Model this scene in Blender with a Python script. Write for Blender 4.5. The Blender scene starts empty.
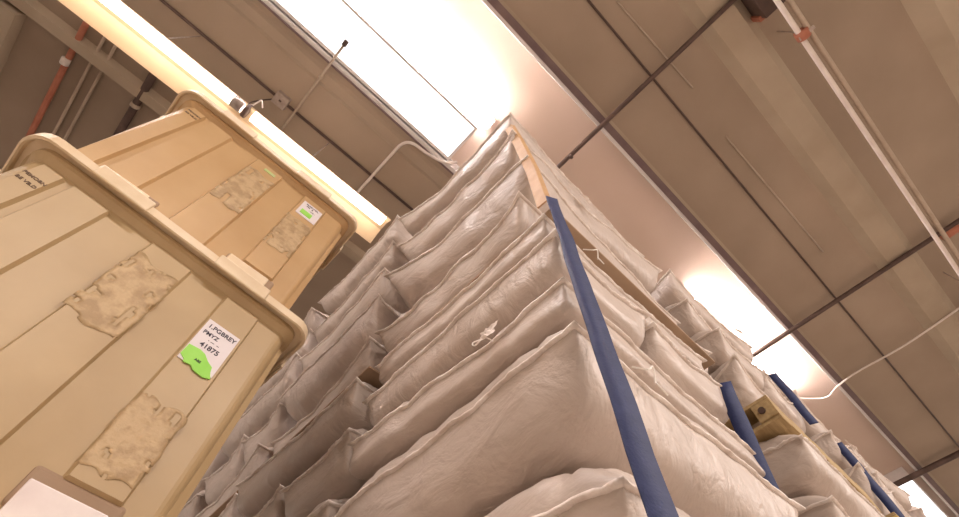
import bpy, bmesh, math, random
from mathutils import Vector, noise, Matrix
S = bpy.context.scene
COL = S.collection
ZC = 0.44            # height of the camera above the floor
CEIL = 6.44
R = math.radians

# ------------------------------------------------------------------ helpers
def link(o, parent=None):
    COL.objects.link(o)
    if parent is not None:
        o.parent = parent
    return o

def tag(o, label=None, cat=None, group=None, kind=None):
    if label: o['label'] = label
    if cat: o['category'] = cat
    if group: o['group'] = group
    if kind: o['kind'] = kind
    return o

def empty(name, loc, rz=0, **k):
    o = bpy.data.objects.new(name, None)
    o.empty_display_size = .1
    o.location = loc
    o.rotation_euler = (0, 0, rz)
    link(o)
    return tag(o, **k)

def obj(name, bm, mat, parent=None, smooth=False, loc=None):
    me = bpy.data.meshes.new(name)
    bmesh.ops.recalc_face_normals(bm, faces=bm.faces)
    bm.to_mesh(me); bm.free()
    me.materials.append(mat)
    if smooth:
        for p in me.polygons: p.use_smooth = True
    o = bpy.data.objects.new(name, me)
    if loc: o.location = loc
    return link(o, parent)

def box(bm, x0, x1, y0, y1, z0, z1, bevel=0.0):
    m = Matrix.Translation(((x0+x1)/2, (y0+y1)/2, (z0+z1)/2)) @ Matrix.Diagonal((x1-x0, y1-y0, z1-z0, 1))
    r = bmesh.ops.create_cube(bm, size=1, matrix=m)
    if bevel > 0:
        es = list({e for v in r['verts'] for e in v.link_edges})
        bmesh.ops.bevel(bm, geom=es, offset=bevel, segments=2, affect='EDGES', profile=.5)

def bx(x0, x1, y0, y1, z0, z1, bevel=0.0):
    bm = bmesh.new(); box(bm, x0, x1, y0, y1, z0, z1, bevel); return bm

def tube(bm, pts, r, n=10, cap=True):
    pts = [Vector(p) for p in pts]
    rings = []
    up = Vector((0, 0, 1))
    prev = None
    for i, p in enumerate(pts):
        a = pts[max(i-1, 0)]; b = pts[min(i+1, len(pts)-1)]
        t = (b-a).normalized()
        if prev is None:
            ref = up if abs(t.z) < .9 else Vector((1, 0, 0))
            nrm = t.cross(ref).normalized()
        else:
            nrm = (prev - t*prev.dot(t)).normalized()
        prev = nrm
        bn = t.cross(nrm)
        rr = r[i] if isinstance(r, (list, tuple)) else r
        rings.append([bm.verts.new(p + (nrm*math.cos(k*2*math.pi/n) + bn*math.sin(k*2*math.pi/n))*rr) for k in range(n)])
    for a, b in zip(rings, rings[1:]):
        for k in range(n):
            bm.faces.new((a[k], a[(k+1) % n], b[(k+1) % n], b[k]))
    if cap:
        bm.faces.new(rings[0][::-1]); bm.faces.new(rings[-1])
    return bm

def tb(pts, r, n=10):
    return tube(bmesh.new(), pts, r, n)

def bez(pts, k=10):
    """Catmull-Rom through points"""
    P = [Vector(p) for p in pts]
    out = []
    for i in range(len(P)-1):
        p0 = P[max(i-1, 0)]; p1 = P[i]; p2 = P[i+1]; p3 = P[min(i+2, len(P)-1)]
        for j in range(k):
            t = j/k
            out.append(.5*((2*p1)+(p2-p0)*t+(2*p0-5*p1+4*p2-p3)*t*t+(3*p1-p0-3*p2+p3)*t**3))
    out.append(P[-1])
    return out

def copy_thing(o, parent=None):
    c = o.copy(); COL.objects.link(c); c.parent = parent
    for ch in o.children: copy_thing(ch, c)
    return c

# ------------------------------------------------------------------ materials
def mat(name, c1, c2=None, scale=4, rough=.6, bump=0, bscale=40, spec=.3, detail=5, stretch=None, metal=0, lo=.35, hi=.7, sheen=0, bdist=.01):
    m = bpy.data.materials.new(name); m.use_nodes = True
    nt = m.node_tree; b = nt.nodes['Principled BSDF']
    b.inputs['Roughness'].default_value = rough
    b.inputs['Metallic'].default_value = metal
    b.inputs['Specular IOR Level'].default_value = spec
    if sheen: b.inputs['Sheen Weight'].default_value = sheen
    b.inputs['Base Color'].default_value = (*c1, 1)
    tc = nt.nodes.new('ShaderNodeTexCoord')
    src = tc.outputs['Object']
    if stretch:
        mp = nt.nodes.new('ShaderNodeMapping'); mp.inputs['Scale'].default_value = stretch
        nt.links.new(src, mp.inputs[0]); src = mp.outputs[0]
    if c2 is not None:
        n = nt.nodes.new('ShaderNodeTexNoise'); n.inputs['Scale'].default_value = scale; n.inputs['Detail'].default_value = detail
        nt.links.new(src, n.inputs['Vector'])
        cr = nt.nodes.new('ShaderNodeValToRGB')
        cr.color_ramp.elements[0].position = lo; cr.color_ramp.elements[0].color = (*c1, 1)
        cr.color_ramp.elements[1].position = hi; cr.color_ramp.elements[1].color = (*c2, 1)
        nt.links.new(n.outputs['Fac'], cr.inputs['Fac']); nt.links.new(cr.outputs[0], b.inputs['Base Color'])
    if bump:
        n2 = nt.nodes.new('ShaderNodeTexNoise'); n2.inputs['Scale'].default_value = bscale; n2.inputs['Detail'].default_value = 4
        nt.links.new(src, n2.inputs['Vector'])
        bp = nt.nodes.new('ShaderNodeBump'); bp.inputs['Strength'].default_value = bump; bp.inputs['Distance'].default_value = bdist
        nt.links.new(n2.outputs['Fac'], bp.inputs['Height']); nt.links.new(bp.outputs[0], b.inputs['Normal'])
    return m

def glow(name, col, strength):
    m = bpy.data.materials.new(name); m.use_nodes = True
    nt = m.node_tree; b = nt.nodes['Principled BSDF']
    b.inputs['Base Color'].default_value = (.8, .8, .8, 1)
    b.inputs['Emission Color'].default_value = (*col, 1)
    b.inputs['Emission Strength'].default_value = strength
    return m

M = {}
def sack_mat(name, c1, c2):
    m = mat(name, c1, c2, scale=2.2, rough=.42, spec=.45, detail=6, lo=.3, hi=.75)
    nt = m.node_tree; b = nt.nodes['Principled BSDF']
    tc = nt.nodes.new('ShaderNodeTexCoord')
    # fine folds of the woven fabric, stretched so they run across the bag
    mp = nt.nodes.new('ShaderNodeMapping'); mp.inputs['Scale'].default_value = (16, 6, 10); mp.inputs['Rotation'].default_value = (0, 0, .5)
    nt.links.new(tc.outputs['Object'], mp.inputs[0])
    n = nt.nodes.new('ShaderNodeTexNoise'); n.inputs['Scale'].default_value = 1.0; n.inputs['Detail'].default_value = 5; n.inputs['Distortion'].default_value = .6
    nt.links.new(mp.outputs[0], n.inputs['Vector'])
    w = nt.nodes.new('ShaderNodeTexNoise'); w.inputs['Scale'].default_value = 120; w.inputs['Detail'].default_value = 2
    nt.links.new(tc.outputs['Object'], w.inputs['Vector'])
    b1 = nt.nodes.new('ShaderNodeBump'); b1.inputs['Strength'].default_value = .85; b1.inputs['Distance'].default_value = .02
    b2 = nt.nodes.new('ShaderNodeBump'); b2.inputs['Strength'].default_value = .2; b2.inputs['Distance'].default_value = .002
    nt.links.new(n.outputs['Fac'], b1.inputs['Height']); nt.links.new(w.outputs['Fac'], b2.inputs['Height'])
    nt.links.new(b1.outputs[0], b2.inputs['Normal']); nt.links.new(b2.outputs[0], b.inputs['Normal'])
    return m
M['sack'] = sack_mat('woven_sack', (.475, .395, .34), (.59, .50, .44))
M['hem'] = mat('sewn_hem', (.86, .78, .72), (.58, .48, .41), scale=14, rough=.6, bump=.5, bscale=60)
M['thread'] = mat('white_thread', (.82, .78, .72), rough=.6)
M['bin'] = mat('bin_plastic', (.50, .365, .20), (.44, .31, .16), scale=3, rough=.42, bump=.12, bscale=14, spec=.4, detail=8)
M['bin_warmlit'] = mat('bin_plastic_warmlit', (.56, .375, .19), (.50, .32, .15), scale=3, rough=.40, bump=.12, bscale=14, spec=.4, detail=8)  # same plastic; warm light on the top bin put into its colour
M['rim'] = mat('rim_plastic_lit', (.74, .61, .43), (.62, .47, .28), scale=8, rough=.38, bump=.1, bscale=20, spec=.45)  # paler than the body; trough lamp glow put into the rim colour
M['residue'] = mat('tape_residue', (.54, .39, .22), (.40, .275, .145), scale=26, rough=.42, bump=.4, bscale=60, spec=.3, lo=.42, hi=.62)
M['paper'] = mat('label_paper', (.83, .78, .80), (.77, .71, .73), scale=9, rough=.5)
M['green'] = mat('green_sticker', (.30, .74, .09), (.38, .80, .14), scale=14, rough=.5)
M['palegreen'] = mat('faded_sticker', (.50, .62, .24), (.56, .60, .34), scale=40, rough=.5)
M['ink'] = mat('ink', (.05, .04, .06), rough=.6)
M['stencil'] = mat('stencil_ink', (.13, .085, .06), (.22, .15, .1), scale=60, rough=.7)
M['whiteblock'] = mat('white_block', (.86, .79, .76), (.72, .62, .60), scale=7, rough=.55, bump=.1, bscale=20)
M['blue'] = mat('blue_webbing', (.016, .025, .085), (.026, .036, .11), scale=30, rough=.6, bump=.5, bscale=200, bdist=.002)
M['wood'] = mat('pallet_wood', (.36, .25, .12), (.48, .35, .18), scale=5, rough=.75, bump=.3, bscale=20, stretch=(1, 12, 12))
M['yellowwood'] = mat('yellow_pine', (.60, .43, .15), (.68, .52, .22), scale=5, rough=.7, bump=.2, bscale=20, stretch=(1, 12, 12))
M['card'] = mat('cardboard', (.34, .235, .155), (.39, .275, .185), scale=6, rough=.75, bump=.1, bscale=30)
M['corner'] = mat('corner_board', (.48, .28, .13), (.56, .35, .18), scale=20, rough=.6)
M['ceil'] = mat('ceiling_concrete', (.30, .23, .17), (.42, .33, .25), scale=.55, rough=.8, bump=.12, bscale=12, detail=9, lo=.3, hi=.75)
M['ceilpale'] = mat('beam_concrete', (.40, .32, .235), (.47, .385, .29), scale=1.6, rough=.8, bump=.2, bscale=14, detail=9)
M['bay'] = mat('bay_paint', (.68, .53, .43), (.74, .59, .50), scale=.7, rough=.5, spec=.4)
M['trimdark'] = mat('dark_trim', (.15, .10, .10), (.2, .14, .13), scale=4, rough=.5)
M['trimwhite'] = mat('white_trim', (.80, .76, .74), (.7, .66, .64), scale=4, rough=.5)
M['pipedark'] = mat('dark_pipe', (.075, .045, .035), (.12, .075, .06), scale=6, rough=.5)
M['pipered'] = mat('red_pipe', (.38, .13, .075), (.46, .18, .11), scale=6, rough=.5)
M['pipegrey'] = mat('pale_pipe', (.42, .33, .25), (.5, .40, .31), scale=6, rough=.45)
M['pipewhite'] = mat('white_conduit', (.78, .70, .64), (.70, .60, .54), scale=6, rough=.4)
M['metal'] = mat('galvanized', (.38, .31, .27), (.5, .42, .37), scale=20, rough=.4, metal=.5)
M['housing'] = mat('lamp_housing', (.74, .54, .34), (.78, .60, .40), scale=2, rough=.45, spec=.4)
M['floor'] = mat('floor_concrete', (.42, .36, .31), (.50, .44, .38), scale=1.2, rough=.6, bump=.1, bscale=12)
M['tube'] = glow('lamp_tube', (1.0, .89, .87), 95)
M['tubelow'] = glow('lamp_diffuser', (1.0, .90, .78), 5)
M['sky'] = glow('skylight_glazing', (.95, .97, 1.0), 2.6)

# ------------------------------------------------------------------ setting
WX0, WX1, WY0, WY1 = -16, 26, -14, 16
floor = obj('floor', bx(WX0, WX1, WY0, WY1, -.12, 0), M['floor']); tag(floor, kind='structure')
BY0, BY1 = -.15, 1.57         # the painted roof bay
bm = bmesh.new()
box(bm, WX0, WX1, WY0, BY0, CEIL, CEIL+.5)
box(bm, WX0, WX1, BY1, WY1, CEIL, CEIL+.5)
ceil = obj('ceiling', bm, M['ceil']); tag(ceil, kind='structure')
bay = obj('ceiling', bx(WX0, WX1, BY0, BY1, CEIL+.28, CEIL+.5), M['bay']); tag(bay, kind='structure', label='painted roof bay between the dark trims')
def trim(name, bm, m):
    return tag(obj(name, bm, m), kind='structure')
trim('trim_1', bx(WX0, WX1, BY1-.05, BY1, CEIL-.01, CEIL+.28), M['trimwhite'])
trim('trim_2', bx(WX0, WX1, BY1, BY1+.02, CEIL-.03, CEIL), M['trimdark'])
trim('trim_3', bx(WX0, WX1, BY0-.015, BY0+.025, CEIL-.045, CEIL+.28), M['trimwhite'])
trim('trim_4', bx(WX0, WX1, BY0-.10, BY0-.015, CEIL-.06, CEIL), M['trimdark'])
trim('trim_5', bx(WX0, WX1, BY0-.14, BY0-.10, CEIL-.03, CEIL), M['ceilpale'])
# concrete beams
def beam_x(i, y0, y1, d, m='ceilpale', x0=WX0, x1=WX1):
    bm = bmesh.new()
    c = (y1-y0)*.22
    vs = []
    for x in (x0, x1):
        vs.append([bm.verts.new((x, yy, zz)) for yy, zz in ((y0, CEIL), (y0+c, CEIL-d), (y1-c, CEIL-d), (y1, CEIL))])
    a, b = vs
    for k in range(4): bm.faces.new((a[k], a[(k+1) % 4], b[(k+1) % 4], b[k]))
    bm.faces.new(a); bm.faces.new(b[::-1])
    trim('trim_%d' % i, bm, M[m])
beam_x(6, -2.12, -1.62, .10)
beam_x(7, -4.15, -3.35, .14)
beam_x(8, 3.30, 3.52, .10)
beam_x(9, 1.66, 1.86, .025, 'ceil')
beam_x(10, 5.9, 6.3, .12)
bm = bx(-3.98, -3.72, 3.52, WY1, CEIL-.16, CEIL); trim('trim_11', bm, M['ceilpale'])
bm = bx(-5.3, -5.1, 3.52, WY1, CEIL-.10, CEIL); trim('trim_12', bm, M['ceilpale'])

# skylight panels in the bay
def skylight(x0, x1, y0, y1, n, zz=CEIL+.02):
    fr = bmesh.new()
    w = .035
    box(fr, x0, x1, y0, y0+w, zz, zz+.26); box(fr, x0, x1, y1-w, y1, zz, zz+.26)
    box(fr, x0, x0+w, y0+w, y1-w, zz, zz+.26); box(fr, x1-w, x1, y0+w, y1-w, zz, zz+.26)
    o = obj('window_%d' % n, fr, M['trimwhite']); tag(o, kind='structure')
    obj('glazing', bx(x0+w, x1-w, y0+w, y1-w, zz+.03, zz+.05), M['sky'], o)
skylight(-6.5, .86, .93, 1.50, 1)
skylight(11.35, 18, .0, 1.50, 2)

# ------------------------------------------------------------------ ceiling lamps
def strip_lamp(x0, x1, y, z, label, n=2):
    t = empty('strip_light', ((x0+x1)/2, y, z), label=label, cat='ceiling light', group='long strip lights in the roof bay')
    L = x1-x0
    obj('housing', bx(-L/2, L/2, -.07, .07, .05, .10, .01), M['trimwhite'], t)
    k = max(1, int(round(L/2.4))); step = L/k
    for i in range(k):
        a = -L/2+i*step+.04; b = a+step-.08
        for s in (-.05, .05):
            obj('lamp_tube', tb([(a, s, 0), (b, s, 0)], .030, 12), M['tube'], t, True)
            obj('socket', bx(a-.03, a, s-.025, s+.025, -.02, .06), M['trimwhite'], t)
            obj('socket', bx(b, b+.03, s-.025, s+.025, -.02, .06), M['trimwhite'], t)
    return t
strip_lamp(-6.3, .98, .80, CEIL+.10, 'long strip light glaring beside the framed skylight above the sack stack')
strip_lamp(4.9, 8.0, .60, CEIL+.10, 'strip light glowing behind the far sacks in the second bright patch')
strip_lamp(12.0, 16.0, .80, CEIL+.02, 'farthest strip light by the bright panel at lower right corner')

def trough_lamp(x0, x1, y, z, label, joints, seg=None):
    t = empty('trough_light', ((x0+x1)/2, y, z), label=label, cat='ceiling light')
    cx = (x0+x1)/2
    bm = bmesh.new()
    # profile (y, z): a folded reflector opening downward, tube along the right side
    prof = [(.20, -.07), (.205, -.055), (.06, .10), (-.07, .10), (-.17, .0), (-.16, -.01), (-.06, .085), (.055, .085), (.185, -.055)]
    rings = [[bm.verts.new((x-cx, a, b)) for a, b in prof] for x in (x0, x1)]
    n = len(prof)
    for k in range(n): bm.faces.new((rings[0][k], rings[0][(k+1) % n], rings[1][(k+1) % n], rings[1][k]))
    bm.faces.new(rings[0]); bm.faces.new(rings[1][::-1])
    obj('reflector', bm, M['housing'], t)
    ends = [x0]+joints+[x1]
    for a, b in zip(ends, ends[1:]):
        obj('lamp_tube', tb([(a-cx+.06, -.10, -.01), (b-cx-.06, -.10, -.01)], .062, 14), M['tubelow'], t, True)
    for j in joints:
        obj('socket', tb([(j-cx-.17, -.10, -.01), (j-cx-.06, -.10, -.01)], .068, 14), M['metal'], t, True)
        obj('clamp', tb([(j-cx-.035, -.10, -.01), (j-cx+.0, -.10, -.01)], .082, 16), M['pipedark'], t, True)
        obj('hook', tb(bez([(j-cx-.01, -.17, .02), (j-cx+.02, -.26, .05), (j-cx+.05, -.28, .0), (j-cx+.09, -.25, -.04)]), .008, 6), M['pipewhite'], t, True)
    for xx in [x0+.6 + 1.8*i for i in range(int((x1-x0-.6)/1.8)+1)]:
        obj('hanger_rod', tb([(xx-cx, 0, .09), (xx-cx, 0, CEIL-z)], .008, 6), M['metal'], t)
    return t
trough_lamp(-6.4, .70, 2.38, ZC+5.0, 'long white trough light running diagonally above the top bin', [-4.6, -1.12])
for yy, nm in ((-4.6, 'out of view'), (-9.5, 'out of view')):
    pass

# ------------------------------------------------------------------ pipes and conduits
def pipe(name, pts, r, m, label, cat='pipe', n=10, collars=(), group=None):
    o = obj(name, tb(pts, r, n), M[m], None, True); tag(o, label, cat, group)
    for (p, q, rr, mm) in collars:
        obj('coupling', tb([p, q], rr, 12), M[mm], o, True)
    return o
ZP = CEIL-.14
pipe('sprinkler_pipe', [(1.91, -13, ZP), (1.91, 15, ZP)], .030, 'pipedark', 'dark cross pipe meeting the top of the sack stack', group='dark cross pipes', collars=[((1.91, .35, ZP-.09), (1.91, .35, ZP), .022, 'pipedark')])
pipe('sprinkler_pipe', [(6.38, -13, ZP), (6.38, 15, ZP)], .033, 'pipedark', 'dark cross pipe passing the second bright patch at right', group='dark cross pipes', collars=[((6.45, -2.62, ZP), (6.45, -2.40, ZP), .07, 'pipered')])
pipe('sprinkler_pipe', [(11.0, -13, ZP), (11.0, 15, ZP)], .048, 'pipedark', 'dark cross pipe at the lower right corner', group='dark cross pipes', collars=[((11.0, .45, ZP-.16), (11.0, .45, ZP), .03, 'pipedark')])
pipe('conduit', [(WX0+1, -.945, CEIL-.014), (24, -.945, CEIL-.014)], .013, 'pipedark', 'thin dark conduit running along the ceiling right of the lit bay')
pipe('conduit', [(1.0, -1.16, CEIL-.012), (2.4, -1.21, CEIL-.012)], .010, 'pipegrey', 'short pale wire on ceiling near the top edge', cat='wire')
pipe('conduit', [(3.2, -1.16, CEIL-.012), (5.6, -1.20, CEIL-.012)], .012, 'pipegrey', 'thin pale wire on ceiling beside the middle dark pipe', cat='wire')
pipe('conduit', [(-10, 2.33, CEIL-.02), (1.2, 2.33, CEIL-.02)], .018, 'pipedark', 'dark conduit along the ceiling left of the skylight, ending in a box')
t = tag(obj('junction_box', bx(-1.20, -1.03, 2.24, 2.40, CEIL-.09, CEIL, .006), M['metal']), 'small square junction box on the dark ceiling conduit', 'junction box')
obj('cover_screw', bx(-1.13, -1.10, 2.31, 2.33, CEIL-.095, CEIL-.089), M['pipedark'], t)
pipe('wire', bez([(-1.2, 2.38, CEIL-.05), (-1.32, 2.50, CEIL-.25), (-1.30, 2.58, CEIL-.5), (-1.2, 2.36, CEIL-.9)]), .008, 'pipedark', 'dark drooping wire between junction box and trough light', cat='wire', n=6)
pipe('support_rod', [(-.93, 1.28, CEIL-.03), (-.92, 3.0, CEIL-.03)], .016, 'pipegrey', 'thin pale rod crossing from the skylight to the trough light', cat='rod', collars=[((-.93, 1.24, CEIL-.03), (-.93, 1.31, CEIL-.03), .03, 'pipedark'), ((-.925, 1.75, CEIL-.03), (-.925, 1.79, CEIL-.03), .026, 'pipegrey')])
zc = CEIL-.03
pipe('conduit', bez([(.95, 1.42, zc), (.82, 1.54, zc), (.60, 1.60, zc), (.38, 1.63, zc), (.285, 1.73, zc), (.27, 1.95, zc), (.265, 2.3, zc), (.26, 2.9, zc)]), .020, 'pipewhite', 'white conduit with a rounded bend near the skylight corner')
pipe('conduit', bez([(8.0, .60, CEIL+.2), (8.25, .30, CEIL+.12), (8.2, .1, CEIL-.02), (8.0, -.12, CEIL-.10), (7.97, -.5, CEIL-.08), (7.94, -1.3, CEIL-.12), (7.8, -2.5, CEIL-.13), (7.7, -4, CEIL-.16)]), .014, 'pipewhite', 'curved white conduit crossing the bay edge beyond the far sacks')
pipe('sprinkler_pipe', [(-3.17, 2.8, CEIL-.06), (-3.17, 15, CEIL-.06)], .033, 'pipered', 'red pipe crossing the ceiling above the tan bins at upper left', collars=[((-3.17, 3.62, CEIL-.09), (-3.17, 3.70, CEIL-.09), .045, 'pipewhite')])
pipe('conduit', [(-2.84, 2.8, CEIL-.04), (-2.84, 15, CEIL-.04)], .017, 'pipegrey', 'pale conduit, nearer of a parallel pair beside the red pipe', group='paired pale conduits')
pipe('conduit', [(-2.97, 2.8, CEIL-.04), (-2.97, 15, CEIL-.04)], .017, 'pipegrey', 'pale conduit, the one of the pair closest to the red pipe', group='paired pale conduits')
pipe('drain_pipe', [(-2.37, 2.80, CEIL-.06), (-2.37, 15, CEIL-.06)], .045, 'pipedark', 'dark pipe between the trough light and the top bin', collars=[((-2.37, 3.56, CEIL-.06), (-2.37, 3.61, CEIL-.06), .055, 'pipegrey')])
o = pipe('water_pipe', [(-6, -2.20, CEIL-.5), (24, -2.20, CEIL-.5)], .028, 'pipewhite', 'long pale suspended pipe at right, paired with a darker one', collars=[((2.55, -2.22, CEIL-.5), (2.64, -2.22, CEIL-.5), .07, 'pipered')])
o = pipe('water_pipe', [(-6, -2.29, CEIL-.5), (24, -2.29, CEIL-.5)], .028, 'pipegrey', 'darker suspended pipe beside the pale one at right')
for i, x in enumerate((2.6, 7.2, 11.8, 16.4)):
    h = tag(obj('pipe_hanger', tb([(x, -2.245, CEIL-.53), (x, -2.245, CEIL)], .008, 6), M['metal']), 'thin hanger holding the pair of suspended pipes', 'hanger', 'hangers of the suspended pipe pair')
    obj('saddle', bx(x-.02, x+.02, -2.33, -2.16, CEIL-.545, CEIL-.53), M['metal'], h)
du = tag(obj('duct', bx(1.75, 2.28, -2.42, -2.12, CEIL-.28, CEIL, .01), M['pipedark']), 'dark red box duct cut by the top edge of the photo', 'duct')
obj('flange', bx(2.24, 2.30, -2.45, -2.09, CEIL-.20, CEIL-.001, .004), M['pipered'], du)

# ------------------------------------------------------------------ bins
def rrect(hx, hy, r, n=6):
    pts = []
    for (cx, cy, a0) in ((hx-r, hy-r, 0), (-hx+r, hy-r, 90), (-hx+r, -hy+r, 180), (hx-r, -hy+r, 270)):
        for k in range(n+1):
            a = R(a0+90*k/n); pts.append((cx+r*math.cos(a), cy+r*math.sin(a)))
    return pts
def loft(bm, secs, cap=True, close=False):
    rings = [[bm.verts.new((x, y, z)) for x, y in rrect(hx, hy, r)] for hx, hy, r, z in secs]
    if close: rings.append(rings[0])
    n = len(rings[0])
    for a, b in zip(rings, rings[1:]):
        for k in range(n): bm.faces.new((a[k], a[(k+1) % n], b[(k+1) % n], b[k]))
    if cap and not close:
        bm.faces.new(rings[0][::-1]); bm.faces.new(rings[-1])

HB = .97
def rib(bm, side, x0, x1, z0, z1):
    """raised flat on one side wall: a tapered pad with bevelled edges"""
    def wy(z): return .455+.022*(z-.10)/.8
    out = .017
    e = .012
    vs = []
    for (z, oo, ins) in ((z0, -.01, 0), (z0+.012, out, e), (z1-.02, out, e), (z1, -.01, 0)):
        vs.append([(x0+ins, wy(z)+oo, z), (x1-ins, wy(z)+oo, z)])
    pts = []
    A = [(x0, wy(z0)-.01, z0), (x1, wy(z0)-.01, z0), (x1, wy(z1)-.01, z1), (x0, wy(z1)-.01, z1)]
    B = [(x0+e, wy(z0+e)+out, z0+e), (x1-e, wy(z0+e)+out, z0+e), (x1-e, wy(z1-e)+out, z1-e), (x0+e, wy(z1-e)+out, z1-e)]
    rot = Matrix.Rotation(side*math.pi/2, 3, 'Z')
    f = lambda p: bm.verts.new(rot @ Vector((p[0], -p[1], p[2])))
    A = [f(p) for p in A]; B = [f(p) for p in B]
    bm.faces.new(B); bm.faces.new(A[::-1])
    for k in range(4): bm.faces.new((A[k], A[(k+1) % 4], B[(k+1) % 4], B[k]))

def text_mesh(body, size, depth=.0006):
    cu = bpy.data.curves.new('text', 'FONT'); cu.body = body; cu.size = size; cu.extrude = depth; cu.align_x = 'CENTER'; cu.offset = size*.02
    to = bpy.data.objects.new('t', cu); COL.objects.link(to)
    dg = bpy.context.evaluated_depsgraph_get()
    me = bpy.data.meshes.new_from_object(to.evaluated_get(dg))
    bpy.data.objects.remove(to)
    return me
def lettering(name, body, size, x, y, z, m, parent):
    me = text_mesh(body, size); me.materials.clear(); me.materials.append(m)
    o = bpy.data.objects.new(name, me); link(o, parent)
    o.location = (x, y, z); o.rotation_euler = (R(90+1.6), 0, 0)
    return o

def yface(z): return -(.455+.022*(z-.10)/.8) - .017     # front of the raised flats

def residue(parent, x0, x1, z0, z1, seed):
    """torn clear tape left on a raised flat: crinkled irregular film"""
    bm = bmesh.new(); nx, nz = 16, 34
    g = []
    for i in range(nz+1):
        row = []
        for j in range(nx+1):
            u = j/nx; w = i/nz
            z = z0+(z1-z0)*w + .025*noise.noise((u*3, seed, 0))*(1 if i in (0, nz) else .4)
            x = x0+(x1-x0)*u + .008*noise.noise((w*6, seed+5, 0))*(1 if j in (0, nx) else .3)
            ed = min(1, 5*min(u, 1-u, w, 1-w)); n = ed*(abs(noise.noise((u*3+seed, w*6, 1)))*.0018+abs(noise.noise((u*9+seed, w*14, 1)))*.0012)
            row.append(bm.verts.new((x, yface(z)-.0008-n, z)))
        g.append(row)
    for i in range(nz):
        for j in range(nx):
            c = noise.noise((j*.35+seed, i*.25, 7))
            if c > .30 and not (3 < j < 12 and 6 < i < 28): continue
            bm.faces.new((g[i][j], g[i][j+1], g[i+1][j+1], g[i+1][j]))
    bmesh.ops.delete(bm, geom=[v for v in bm.verts if not v.link_faces], context='VERTS')
    o = obj('tape_residue', bm, M['residue'], parent, True)
    md = o.modifiers.new('s', 'SOLIDIFY'); md.thickness = .0008; md.offset = 0
    return o

def make_bin(loc, rz, label, m, kind):
    t = empty('bulk_bin', loc, rz, label=label, cat='storage bin', group='stacked plastic bulk bins')
    bm = bmesh.new()
    loft(bm, [(.445, .445, .03, .030), (.453, .453, .035, .04), (.477, .477, .045, .90), (.50, .50, .055, .925), (.50, .50, .055, .945),
              (.46, .46, .045, .945), (.455, .455, .04, .90), (.435, .435, .03, .09)])
    for s in range(4):
        rib(bm, s, -.445, -.362, .045, .885)
        rib(bm, s, -.350, -.215, .045, .885)
        rib(bm, s, -.082, .082, .045, .885)
        rib(bm, s, .205, .355, .155, .885)
    obj('bin_body', bm, M[m], t)
    # rim: outer skirt hanging below the lip, with thicker grip sections
    bm = bmesh.new()
    loft(bm, [(.470, .470, .08, .955), (.530, .530, .075, .970), (.539, .539, .08, .962), (.540, .540, .08, .925), (.533, .533, .078, .922), (.528, .528, .075, .926), (.526, .526, .075, .942), (.495, .495, .09, .942)], close=True)
    obj('rim', bm, M['rim'], t)
    bm = bmesh.new()
    loft(bm, [(.478, .478, .08, .915), (.505, .505, .09, .922), (.505, .505, .09, .936), (.478, .478, .08, .945)], close=True)
    obj('under_rim_ridge', bm, M[m], t)
    for s in range(4):
        rot = Matrix.Rotation(s*math.pi/2, 4, 'Z')
        for x0, x1 in ((-.34, -.155), (.105, .315)):
            bm = bmesh.new(); box(bm, x0, x1, -.550, -.538, .912, .974, .005)
            box(bm, x0, x1, -.54, -.50, .950, .974, .004)
            bmesh.ops.transform(bm, matrix=rot, verts=bm.verts)
            obj('grip', bm, M['rim'], t)
    # two runners under the bin, ending in pale blocks in the fork openings
    for x in (-.25, .25):
        obj('runner', bx(x-.10, x+.10, -.44, .44, 0, .09, .008), M[m], t)
        for s in (-1, 1):
            y0, y1 = sorted((s*.475, s*.435))
            obj('foot_block', bx(x-.085, x+.085, s*.458-.042, s*.458+.042, 0, .118, .004), M['whiteblock' if kind == 1 else 'rim'], t)
            obj('slot_shade', bx(x-.095, x+.115, s*.452-.012, s*.452+.012, .075, .168, .010), M['card'], t)  # dark plate; shade of the fork opening put into its brown colour
    return t
BX = -.275
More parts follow.
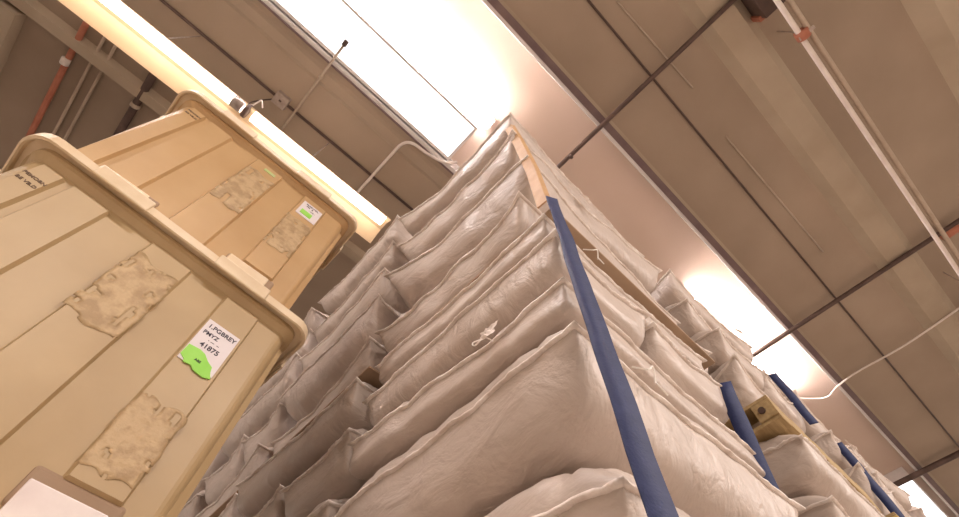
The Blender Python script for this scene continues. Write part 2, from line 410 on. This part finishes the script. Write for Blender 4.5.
def bin_label(t, x, z, w, h, kind):
    y = yface(z)-.001
    bm = bmesh.new(); box(bm, -w/2, w/2, -.0012, .0012, -h/2, h/2)
    p = obj('paper_label', bm, M['paper'], t); p.location = (x, y-.001, z); p.rotation_euler = (R(1.6), 0, 0)
    p['label'] = 'white paper label with black print'
    def put(body, size, lx, lz, m='ink'):
        me = text_mesh(body, size, .0004); me.materials.clear(); me.materials.append(M[m])
        o = bpy.data.objects.new('lettering', me); link(o, p); o.location = (lx, -.0016, lz); o.rotation_euler = (R(90), 0, 0)
    if kind == 1:
        put('1.PGBREY', .0235, .002, h*.33); put('PMYZ', .021, -.022, h*.17); put('41875', .026, .0, -h*.09)
        put('- ---  --', .014, .0, h*.07)
        gm = bmesh.new()
        pts = [(-.055, -.035), (-.057, -.078), (-.040, -.088), (-.036, -.098), (-.012, -.094), (.0, -.104), (.035, -.108), (.056, -.100), (.045, -.080), (.040, -.062), (.02, -.052), (.0, -.035), (-.02, -.030)]
        top = [gm.verts.new((a, -.0035, b)) for a, b in pts]; bot = [gm.verts.new((a, -.0005, b)) for a, b in pts]
        gm.faces.new(top); gm.faces.new(bot[::-1])
        for k in range(len(pts)): gm.faces.new((top[k], bot[k], bot[(k+1) % len(pts)], top[(k+1) % len(pts)]))
        g = obj('green_sticker', gm, M['green'], p); g['label'] = 'torn bright green sticker'
        me = text_mesh('ABS', .012, .0004); me.materials.clear(); me.materials.append(M['ink'])
        o = bpy.data.objects.new('lettering', me); link(o, p); o.location = (-.005, -.0042, -.074); o.rotation_euler = (R(90), 0, 0)
    else:
        put('MAEWEIL', .017, .0, h*.33); put('PM  R', .016, -.01, h*.20); put('- 418 -', .013, .01, h*.05)
        g = obj('green_sticker', bx(-w*.36, w*.20, -.0035, -.0005, -h*.36, -h*.08), M['green'], p); g['label'] = 'green strip on the label'

b_low = make_bin((BX, 1.20+.535, 0), R(1), 'bottom bin of the stack, standing on the floor', 'bin', 0)
b_mid = make_bin((BX-.01, 1.19+.535, HB), R(3.8), 'tan bulk bin with white label and bright green torn sticker', 'bin', 1)
b_top = make_bin((BX-.03, 1.20+.545, 2*HB), R(.6), 'tan bulk bin, warm light in its colour, on top of the stack under the trough light', 'bin_warmlit', 2)
bin_label(b_mid, .278, .655, .115, .185, 1)
bin_label(b_top, .285, .755, .11, .14, 2)
residue(b_mid, -.078, .078, .50, .80, 1.3)
residue(b_mid, .212, .35, .20, .42, 4.1)
residue(b_top, -.07, .07, .38, .76, 7.7)
residue(b_top, .212, .345, .34, .64, 9.2)
for t, a, b, xx, zz, s in ((b_mid, 'PEMOBN', 'BE VB.D', -.404, .80, .0165), (b_top, 'PEMOBN', 'BE VB.D', -.404, .82, .0165)):
    lettering('stencil_lettering', a, s, xx, yface(zz)-.001, zz, M['stencil'], t)
    lettering('stencil_lettering', b, s, xx+.0, yface(zz-.030)-.001, zz-.030, M['stencil'], t)
g = obj('green_sticker', bx(-.015, .045, yface(.83)-.0022, yface(.83)+.002, .815, .840), M['palegreen'], b_top); g['label'] = 'faded green sticker scrap'

# ------------------------------------------------------------------ sacks
def sack_meshes(L, W, T, seed, crumple=1.0, nu=46, nv=46, hemw=.011):
    rnd = random.Random(seed)
    sx = seed*7.31
    r = T*.66
    def P(s, e=2.0):
        k = min(max(s/r, 0), 1); return max(0, 1-(1-k)**e)**(1/e)
    def mp(t): return math.copysign(1-(1-abs(t))**1.8, t)
    us = [mp(-1+2*i/nu) for i in range(nu+1)]; vs = [mp(-1+2*j/nv) for j in range(nv+1)]
    cz = [rnd.uniform(-.05, .02 if crumple < 1.2 else .055)*crumple for _ in range(4)]   # corners droop or lift
    ax, ay = .030*crumple+.012, .028*crumple+.012
    def outline(u, v):
        x = L/2*(u - math.copysign(1, u)*abs(u)**3*ax*(1-v*v)); y = W/2*(v - math.copysign(1, v)*abs(v)**3*ay*(1-u*u))
        x += .010*crumple*noise.noise((u*1.5+sx, v*4, 3))*abs(u)**4
        y += .010*crumple*noise.noise((u*4+sx, v*1.5, 9))*abs(v)**4
        su = (1-abs(u))*L/2; sv = (1-abs(v))*W/2
        e = math.exp(-min(su, sv)/(r*.7))
        z = e*(.035*crumple*noise.noise((x*2.6+sx, y*2.6, 0)) + T*.20)
        z += e*.012*noise.noise((x*11+sx, y*11, 3))
        c = (abs(u)*abs(v))**3
        z += c*cz[(u > 0)+2*(v > 0)]
        z -= e*.03*crumple*max(0, noise.noise((x*1.3+sx, y*1.3, 5)))
        return x, y, z
    bm = bmesh.new()
    grids = []
    for side in (1, -1):
        g = []
        for i, u in enumerate(us):
            row = []
            for j, v in enumerate(vs):
                edge = i in (0, nu) or j in (0, nv)
                if side == -1 and edge:
                    row.append(grids[0][i][j]); continue
                x, y, z = outline(u, v)
                su = (1-abs(u))*L/2; sv = (1-abs(v))*W/2
                p = P(su, 2.2)*P(sv, 2.2)
                # the filling hangs below the seam, so the underside bulges out past it
                if side < 0:
                    h = (T/2)*p
                    for q, ss in ((0, su), (1, sv)):
                        b_ = .072*math.sin(math.pi*min(1, ss/(r*1.25)))*(P(sv) if q == 0 else P(su))
                        if q == 0: x += math.copysign(b_, u)
                        else: y += math.copysign(b_, v)
                else:
                    h = (T/2)*p
                if not edge:
                    s = min(su, sv)
                    al = y if su < sv else x
                    pk = noise.noise((al*34+sx, side*3.0, 2))*math.exp(-s/.085)*.013
                    pk += noise.noise((al*12+sx, side*5.0, 4))*math.exp(-s/.15)*.017*crumple
                    cr = (1-abs(noise.noise((x*3.0+y*1.6+sx, y*4.6-x*2.0, side*2.0)))*2.2)
                    cr = -max(0, cr-.55)*.045*(crumple-.45)
                    dn = noise.noise((x*2.4+sx, y*2.4, side*4.0))*.014*crumple
                    k = min(1, h/(T*.25))
                    h = h + (pk+cr+dn)*k
                    h = max(h, .002)
                zz = z + side*h
                zz = min(max(zz, -T/2), T/2)
                row.append(bm.verts.new((x, y, zz)))
            g.append(row)
        grids.append(g)
        for i in range(nu):
            for j in range(nv):
                q = (g[i][j], g[i+1][j], g[i+1][j+1], g[i][j+1])
                bm.faces.new(q if side == 1 else q[::-1])
    me = bpy.data.meshes.new('sack'); bm.to_mesh(me); bm.free(); me.materials.append(M['sack'])
    for p in me.polygons: p.use_smooth = True
    per = []
    n = 60
    for k in range(n): per.append((-1+2*k/n, -1))
    for k in range(n): per.append((1, -1+2*k/n))
    for k in range(n): per.append((1-2*k/n, 1))
    for k in range(n): per.append((-1, 1-2*k/n))
    hb = bmesh.new(); rings = []
    for idx, (u, v) in enumerate(per):
        x, y, z = outline(u, v)
        ox = (abs(u) == 1)*math.copysign(1, u); oy = (abs(v) == 1)*math.copysign(1, v)
        a = idx*.42+sx
        w = hemw*(1+.5*noise.noise((a*1.3, 1, 2))+.4*noise.noise((a*.3, 6, 2)))*(1.4 if ox and oy else 1)
        wz = hemw*(.5*noise.noise((a*.6, 4, 2))+.3*noise.noise((a*2.3, 4, 8)) + .15)
        rings.append([hb.verts.new(c) for c in ((x-ox*.008, y-oy*.008, z+.005), (x+ox*w, y+oy*w, z+wz+.0035), (x+ox*w, y+oy*w, z+wz-.0035), (x-ox*.008, y-oy*.008, z-.006))])
    m = len(rings)
    for k in range(m):
        a, b = rings[k], rings[(k+1) % m]
        for q in range(4): hb.faces.new((a[q], a[(q+1) % 4], b[(q+1) % 4], b[q]))
    bmesh.ops.recalc_face_normals(hb, faces=hb.faces)
    he = bpy.data.meshes.new('hem'); hb.to_mesh(he); hb.free(); he.materials.append(M['hem'])
    for p in he.polygons: p.use_smooth = True
    return me, he

VAR = {}
TAILS = []
for k, pts in enumerate(([(0, 0, 0), (.02, -.03, -.02), (.05, -.035, .01), (.06, -.02, -.03), (.04, -.03, -.06), (.06, -.035, -.09)],
                         [(0, 0, 0), (.01, -.03, .03), (.05, -.04, .02), (.05, -.03, -.03), (.02, -.04, -.04), (.0, -.03, .0)],
                         [(0, 0, 0), (-.02, -.03, -.03), (.0, -.04, -.07), (.03, -.03, -.05), (.07, -.03, -.10)])):
    bm_ = tb(bez(pts, 6), .0025, 5); me_ = bpy.data.meshes.new('thread_tail'); bm_.to_mesh(me_); bm_.free(); me_.materials.append(M['thread']); TAILS.append(me_)
bm_ = bmesh.new()
for i in range(7):
    for j in range(7):
        bm_.verts.new(((i/6-.5)*.07+.008*noise.noise((i, j, 1.5)), -.008-.02*abs(noise.noise((i*.5, j*.6, 3)))-.004*j, .005-.09*j/6+.01*noise.noise((i*.7, 9, 2))))
bm_.verts.ensure_lookup_table()
for i in range(6):
    for j in range(6):
        bm_.faces.new([bm_.verts[q] for q in (i*7+j, (i+1)*7+j, (i+1)*7+j+1, i*7+j+1)])
bmesh.ops.solidify(bm_, geom=bm_.faces[:], thickness=.002)
TAG = bpy.data.meshes.new('sewn_tag'); bm_.to_mesh(TAG); bm_.free(); TAG.materials.append(M['hem'])
def variant(kind, T, seed):
    key = (kind, round(T, 2), seed)
    if key not in VAR:
        L, W, cr = {'wide': (1.06, 1.06, .8), 'long': (1.06, .52, .8), 'crum': (1.07, 1.07, 1.5), 'clong': (1.07, .53, 1.5), 'broad': (1.48, 1.09, 1.6)}[kind]
        VAR[key] = sack_meshes(L, W, T, seed, cr, 50 if kind != 'long' else 50, 50 if kind in ('wide', 'crum', 'broad') else 30)
    return VAR[key]

ORD = ['topmost', 'second from the top', 'third from the top', 'fourth from the top', 'fifth from the top', 'sixth from the top', 'seventh from the top', 'eighth from the top', 'ninth from the top']
def place_sack(kind, T, seed, x, y, z, rz=0, tilt=(0, 0), label='', group=''):
    body, hem = variant(kind, T, seed)
    o = bpy.data.objects.new('sack', body); link(o)
    o.location = (x, y, z); o.rotation_euler = (tilt[0], tilt[1], rz)
    h = bpy.data.objects.new('sewn_hem', hem); link(h, o)
    if kind in ('crum', 'wide') and 'row' not in label:
        q = bpy.data.objects.new('thread_tail', TAILS[seed % 3]); link(q, o)
        sgn = (1, -1)[seed % 2]
        q.location = (sgn*.30, -.535, T*.2) if seed % 2 else (.535, .2, T*.2)
        q.rotation_euler = (0, 0, 0 if seed % 2 else R(90))
    if seed in (2, 5):
        for px, py, rz_ in ((-.12, -.545, 0), (.545, .25, R(90))):
            q = bpy.data.objects.new('sewn_tag', TAG); link(q, o); q.location = (px, py, T*.2); q.rotation_euler = (0, 0, rz_)
    tag(o, label, 'sack', group)
    return o

rng = random.Random(11)
def unit(cx, cy, z0, n, pitch, where, group, style='mix', lean=(0, 0), tilt=(0, 0), split=('y',), jit=.02, crum=False, yaw=0, broad=False):
    """n layers of sacks; z0 = underside of the first layer (above floor)"""
    out = []
    if isinstance(pitch, (int, float)):
        pitch = [pitch*q for q in [(1,), (1,), (1,), (1.12, .92, 1.06, .90), (.88, 1.16, 1.06, .82, 1.08), (1.1, .9, 1.14, .86, 1.05, .95), (.92, 1.08, 1.14, .84, 1.02, 1.08, .92)][n-1]]
    pitch = [round(q/.02)*.02 for q in pitch]
    zb = z0
    for k in range(n):
        T = pitch[k]*1.03
        z = zb+pitch[k]/2; zb += pitch[k]
        f = k/max(1, n-1)
        if crum: jr = 3.2
        else: jr = 1.4
        x = cx+lean[0]*f+rng.uniform(-jit, jit); y = cy+lean[1]*f+rng.uniform(-jit, jit)
        ordn = ORD[min(n-1-k, len(ORD)-1)]
        two = (style == 'mix' and k % 4 == 1) or style == 'two'
        tl = (tilt[0], tilt[1])
        if not two:
            q90 = rng.choice((0, 90, 180, 270)) if not broad else rng.choice((0, 180))
            o = place_sack('broad' if broad else 'crum' if crum else 'wide', T, rng.choice((1, 2, 3) if not crum else (4, 5)), x, y, z, R(q90) + R(rng.uniform(-jr, jr)), (R(rng.uniform(-1.3, 1.3)), R(rng.uniform(-1.3, 1.3))),
                           'wide white sack, %s, %s' % (ordn, where), group)
            out.append(o)
        else:
            for s, side in ((-1, 'near'), (1, 'far')):
                if split[0] == 'y':
                    o = place_sack('clong' if crum else 'long', T, rng.choice((6, 7, 8)), x+s*.275, y, z, R(90)+R(rng.uniform(-1, 1)), (0, 0),
                                   '%s narrow sack, layer %s, %s' % ('left' if s < 0 else 'right', ordn, where), group)
                else:
                    o = place_sack('clong' if crum else 'long', T, rng.choice((6, 7, 8)), x, y+s*.275, z, R(rng.uniform(-1, 1)), (0, 0),
                                   '%s narrow sack, layer %s, %s' % ('front' if s < 0 else 'rear', ordn, where), group)
                out.append(o)
    # the load settles: tilt everything about its base centre
    Mt = Matrix.Translation((cx, cy, (z0+zb)/2)) @ Matrix.Rotation(yaw, 4, 'Z') @ Matrix.Rotation(tilt[0], 4, 'X') @ Matrix.Rotation(tilt[1], 4, 'Y') @ Matrix.Translation((-cx, -cy, -(z0+zb)/2))
    for o in out:
        mb = Matrix.LocRotScale(o.location, o.rotation_euler, None)
        l, q, s = (Mt @ mb).decompose()
        o.location = l; o.rotation_euler = q.to_euler()
    return out

def pallet(cx, cy, z, label, m='wood', ym='wood', ux=.54, uy=.54):
    t = empty('pallet', (cx, cy, z), label=label, cat='pallet', group='wooden pallets under the sacks')
    for y in (-uy+.05, 0, uy-.05):
        obj('stringer', bx(-ux, ux, y-.05, y+.05, .02, .12, .003), M[ym], t)
    for k in range(5):
        x = -ux+.06+k*(2*ux-.12)/4
        obj('deck_board', bx(x-.06, x+.06, -uy, uy, .12, .14, .003), M[m], t)
    for k in range(3):
        x = -ux+.06+k*(2*ux-.12)/2
        obj('bottom_board', bx(x-.05, x+.05, -uy, uy, 0, .02, .003), M[m], t)
    for y in (-uy+.05,):
        for x in (-ux+.02,):
            obj('nail_head', tb([(x-.03, y+.01, .07), (x-.015, y+.01, .07)], .018, 10), M['pipedark'], t)
    return t

# Z of the deck between lower and upper loads (floor based)
ZS = 1.80+ZC
W2 = .545
colX = .66+W2
colY = .325+W2

# --- corner stack
pallet(colX, colY, 0, 'wooden pallet on the floor under the corner sack stack')
unit(colX-.05, colY, .14, 7, [.30, .30, .42, .38, .20, .28, .22], 'lower load of corner stack', 'sacks of the lower corner stack', tilt=(R(1.8), R(-1.0)), split=('y',), jit=.016, lean=(.05, 0))
sh = tag(obj('slip_sheet', bx(.70, 1.88, .30, 1.40, ZS+.012, ZS+.026, .002), M['card']), 'brown cardboard slip sheet overhanging between lower and upper corner sacks', 'slip sheet')
unit(colX+.17, colY+.0, ZS+.026, 4, [.34, .46, .38, .30], 'upper load of corner stack', 'sacks of the upper corner stack', lean=(-.09, .0), tilt=(R(4.2), R(-2.6)), split=('y',), crum=True, yaw=R(.8), broad=True, style='one')
# --- stacks receding along the left aisle
names = ['second', 'third', 'fourth']
for i in range(3):
    cy = colY+1.17*(i+1); cx = colX+rng.uniform(-.01, .03)
    pallet(cx, cy, 0, 'wooden floor pallet under the %s stack down the left aisle' % names[i])
    unit(cx, cy, .14, 7, .30, 'lower load, %s left-aisle stack' % names[i], 'lower sacks along the left aisle', split=('y' if i % 2 else 'x',), jit=.03, lean=(-.04, 0), crum=(i == 1))
    tag(obj('slip_sheet', bx(cx-.55, cx+.55, cy-.55, cy+.55, ZS+.012, ZS+.024, .002), M['card']), 'cardboard sheet between the loads of the %s stack down the left aisle' % names[i], 'slip sheet')
    unit(cx-.03, cy, ZS+.024, 5, (.355, .36, .34)[i], 'upper load, %s left-aisle stack' % names[i], 'upper sacks along the left aisle', split=('x' if i % 2 else 'y',), jit=.035, lean=(-.10, 0), crum=True)
# --- stacks receding to the right
names = ['second', 'third', 'fourth', 'fifth']
yf = [.235, .20, .17, .15]
xs = [2.22, 3.60, 4.90, 6.2]
for i in range(4):
    cx = xs[i]+W2; cy = yf[i]+W2
    pallet(cx, cy, 0, 'wooden floor pallet under the %s stack to the right' % names[i])
    unit(cx, cy+.01, .14, 6, .326, 'lower load, %s right-row stack' % names[i], 'lower sacks along the right row', split=('x',), jit=.03, crum=(i > 0))
    pz = ZS-.14
    if i == 0:
        # packing under the raised pallet: one small sack
        pass
    pallet(cx, cy, pz, 'raised wooden pallet between the loads of the %s stack to the right' % names[i], 'wood', 'yellowwood' if i else 'wood')
    unit(cx, cy, ZS+.0, 4, .34, 'upper load, %s right-row stack' % names[i], 'upper sacks along the right row', split=('y',), jit=.035, crum=True)

# corner board of the upper load
bm = bmesh.new()
rings = []
for (x, y, z) in ((.665, .300, ZS+.03), (.645, .292, ZS+.45), (.60, .295, ZS+.9), (.565, .31, ZS+1.3)):
    prof = [(0, 0), (.024, -.010), (.024, -.004), (.006, .006), (.004, .05), (-.004, .05)]
    rings.append([bm.verts.new((x+a, y+b, z)) for a, b in prof])
for a, b in zip(rings, rings[1:]):
    for k in range(6): bm.faces.new((a[k], a[(k+1) % 6], b[(k+1) % 6], b[k]))
bm.faces.new(rings[0][::-1]); bm.faces.new(rings[-1])
tag(obj('corner_board', bm, M['corner']), 'orange-brown cardboard corner board on the upper corner sacks', 'corner board')

# blue webbing straps (ribbons down the face of a load)
def strap(x0, y, z0, z1, w, label, wob=.010, dx=0, dyy=0, seed=0, wd=(.85, -.5)):
    bm = bmesh.new(); n = 40; rings = []
    for k in range(n+1):
        f = k/n; z = z0+(z1-z0)*f
        yy = y+dyy*(1-f)+wob*noise.noise((z*4, seed, 0)); xx = x0+dx*f+.006*noise.noise((z*3, seed, 5))
        tw = .25*noise.noise((z*1.7, seed, 9))
        ux, uy = wd[0]*math.cos(tw)-wd[1]*math.sin(tw), wd[0]*math.sin(tw)+wd[1]*math.cos(tw)
        l = math.hypot(ux, uy); ux /= l; uy /= l
        nx, ny = -uy*.0018, ux*.0018
        rings.append([bm.verts.new(c) for c in ((xx-ux*w/2-nx, yy-uy*w/2-ny, z), (xx+ux*w/2-nx, yy+uy*w/2-ny, z), (xx+ux*w/2+nx, yy+uy*w/2+ny, z), (xx-ux*w/2+nx, yy-uy*w/2+ny, z))])
    for a, b in zip(rings, rings[1:]):
        for q in range(4): bm.faces.new((a[q], a[(q+1) % 4], b[(q+1) % 4], b[q]))
    bm.faces.new(rings[0][::-1]); bm.faces.new(rings[-1])
    o = obj('strap', bm, M['blue'], None, True)
    return tag(o, label, 'strap', 'blue straps around the sack loads')
strap(.560, .276, 0, ZS+.012, .050, 'wide blue webbing strap down the corner of the lower sacks', seed=1, dx=.105, dyy=-.012)
strap(1.67, .285, 0, ZC+1.50, .062, 'blue webbing strap at the far end of the lower corner stack', seed=2, dyy=.30, wd=(.5, -.85))
strap(3.20, .215, ZS+.42, ZS+.90, .055, 'short blue strap end showing at the skyline of the second right-row stack', seed=3, wd=(.4, -.9))
strap(3.68, .205, ZS-.04, ZS+.55, .055, 'blue strap low on the upper load of the third right-row stack', seed=4, wd=(.4, -.9))

# ------------------------------------------------------------------ camera
f, dy = 470.0, 243.0
el = math.atan2(f, dy); az = R(46.5)
cam = bpy.data.cameras.new('camera'); co = bpy.data.objects.new('camera', cam); link(co)
co.location = (0, 0, ZC)
cam.sensor_width = 36; cam.lens = 36*f/959
cam.clip_start = .02; cam.clip_end = 200
d = Vector((math.cos(el)*math.cos(az), math.cos(el)*math.sin(az), math.sin(el)))
co.rotation_euler = d.to_track_quat('-Z', 'Y').to_euler()
S.camera = co

# ------------------------------------------------------------------ light
w = bpy.data.worlds.new('world'); S.world = w; w.use_nodes = True
bg = w.node_tree.nodes['Background']; bg.inputs[0].default_value = (1.0, .84, .72, 1); bg.inputs[1].default_value = .95

# added fill lamps behind the viewer, unseen, put in to light sack and bin faces
def fill_lamp(x, y, label, power, z=CEIL-.9):
    t = empty('added_fill_light', (x, y, z), label=label, cat='ceiling light', group='added fill lamps behind the viewer')
    bm = bmesh.new(); n = 24
    prof = [(.05, .30), (.10, .26), (.16, .10), (.24, 0), (.235, -.004), (.15, .09), (.09, .24), (.05, .28)]
    rings = [[bm.verts.new((r_*math.cos(a*2*math.pi/n), r_*math.sin(a*2*math.pi/n), zz)) for a in range(n)] for r_, zz in prof]
    for a, b in zip(rings, rings[1:]+rings[:1]):
        for k in range(n): bm.faces.new((a[k], a[(k+1) % n], b[(k+1) % n], b[k]))
    obj('reflector', bm, M['metal'], t, True)
    obj('hanger', tb([(0, 0, .28), (0, 0, CEIL-z)], .01, 8), M['metal'], t)
    ld = bpy.data.lights.new('lamp', 'AREA'); ld.shape = 'DISK'; ld.size = .42; ld.energy = power; ld.color = (1, .89, .83)
    lo = bpy.data.objects.new('lamp', ld); link(lo, t); lo.location = (0, 0, -.01)
for i, (x, y) in enumerate(((-1.6, -4.4), (1.6, -4.6), (5.5, -4.6), (9.5, -4.6))):
    fill_lamp(x, y, 'added round fill lamp behind the viewer, out of view', 270)

S.view_settings.view_transform = 'Standard'; S.view_settings.look = 'None'
S.view_settings.gamma = 1; S.view_settings.use_curve_mapping = False
S.view_settings.exposure = 0
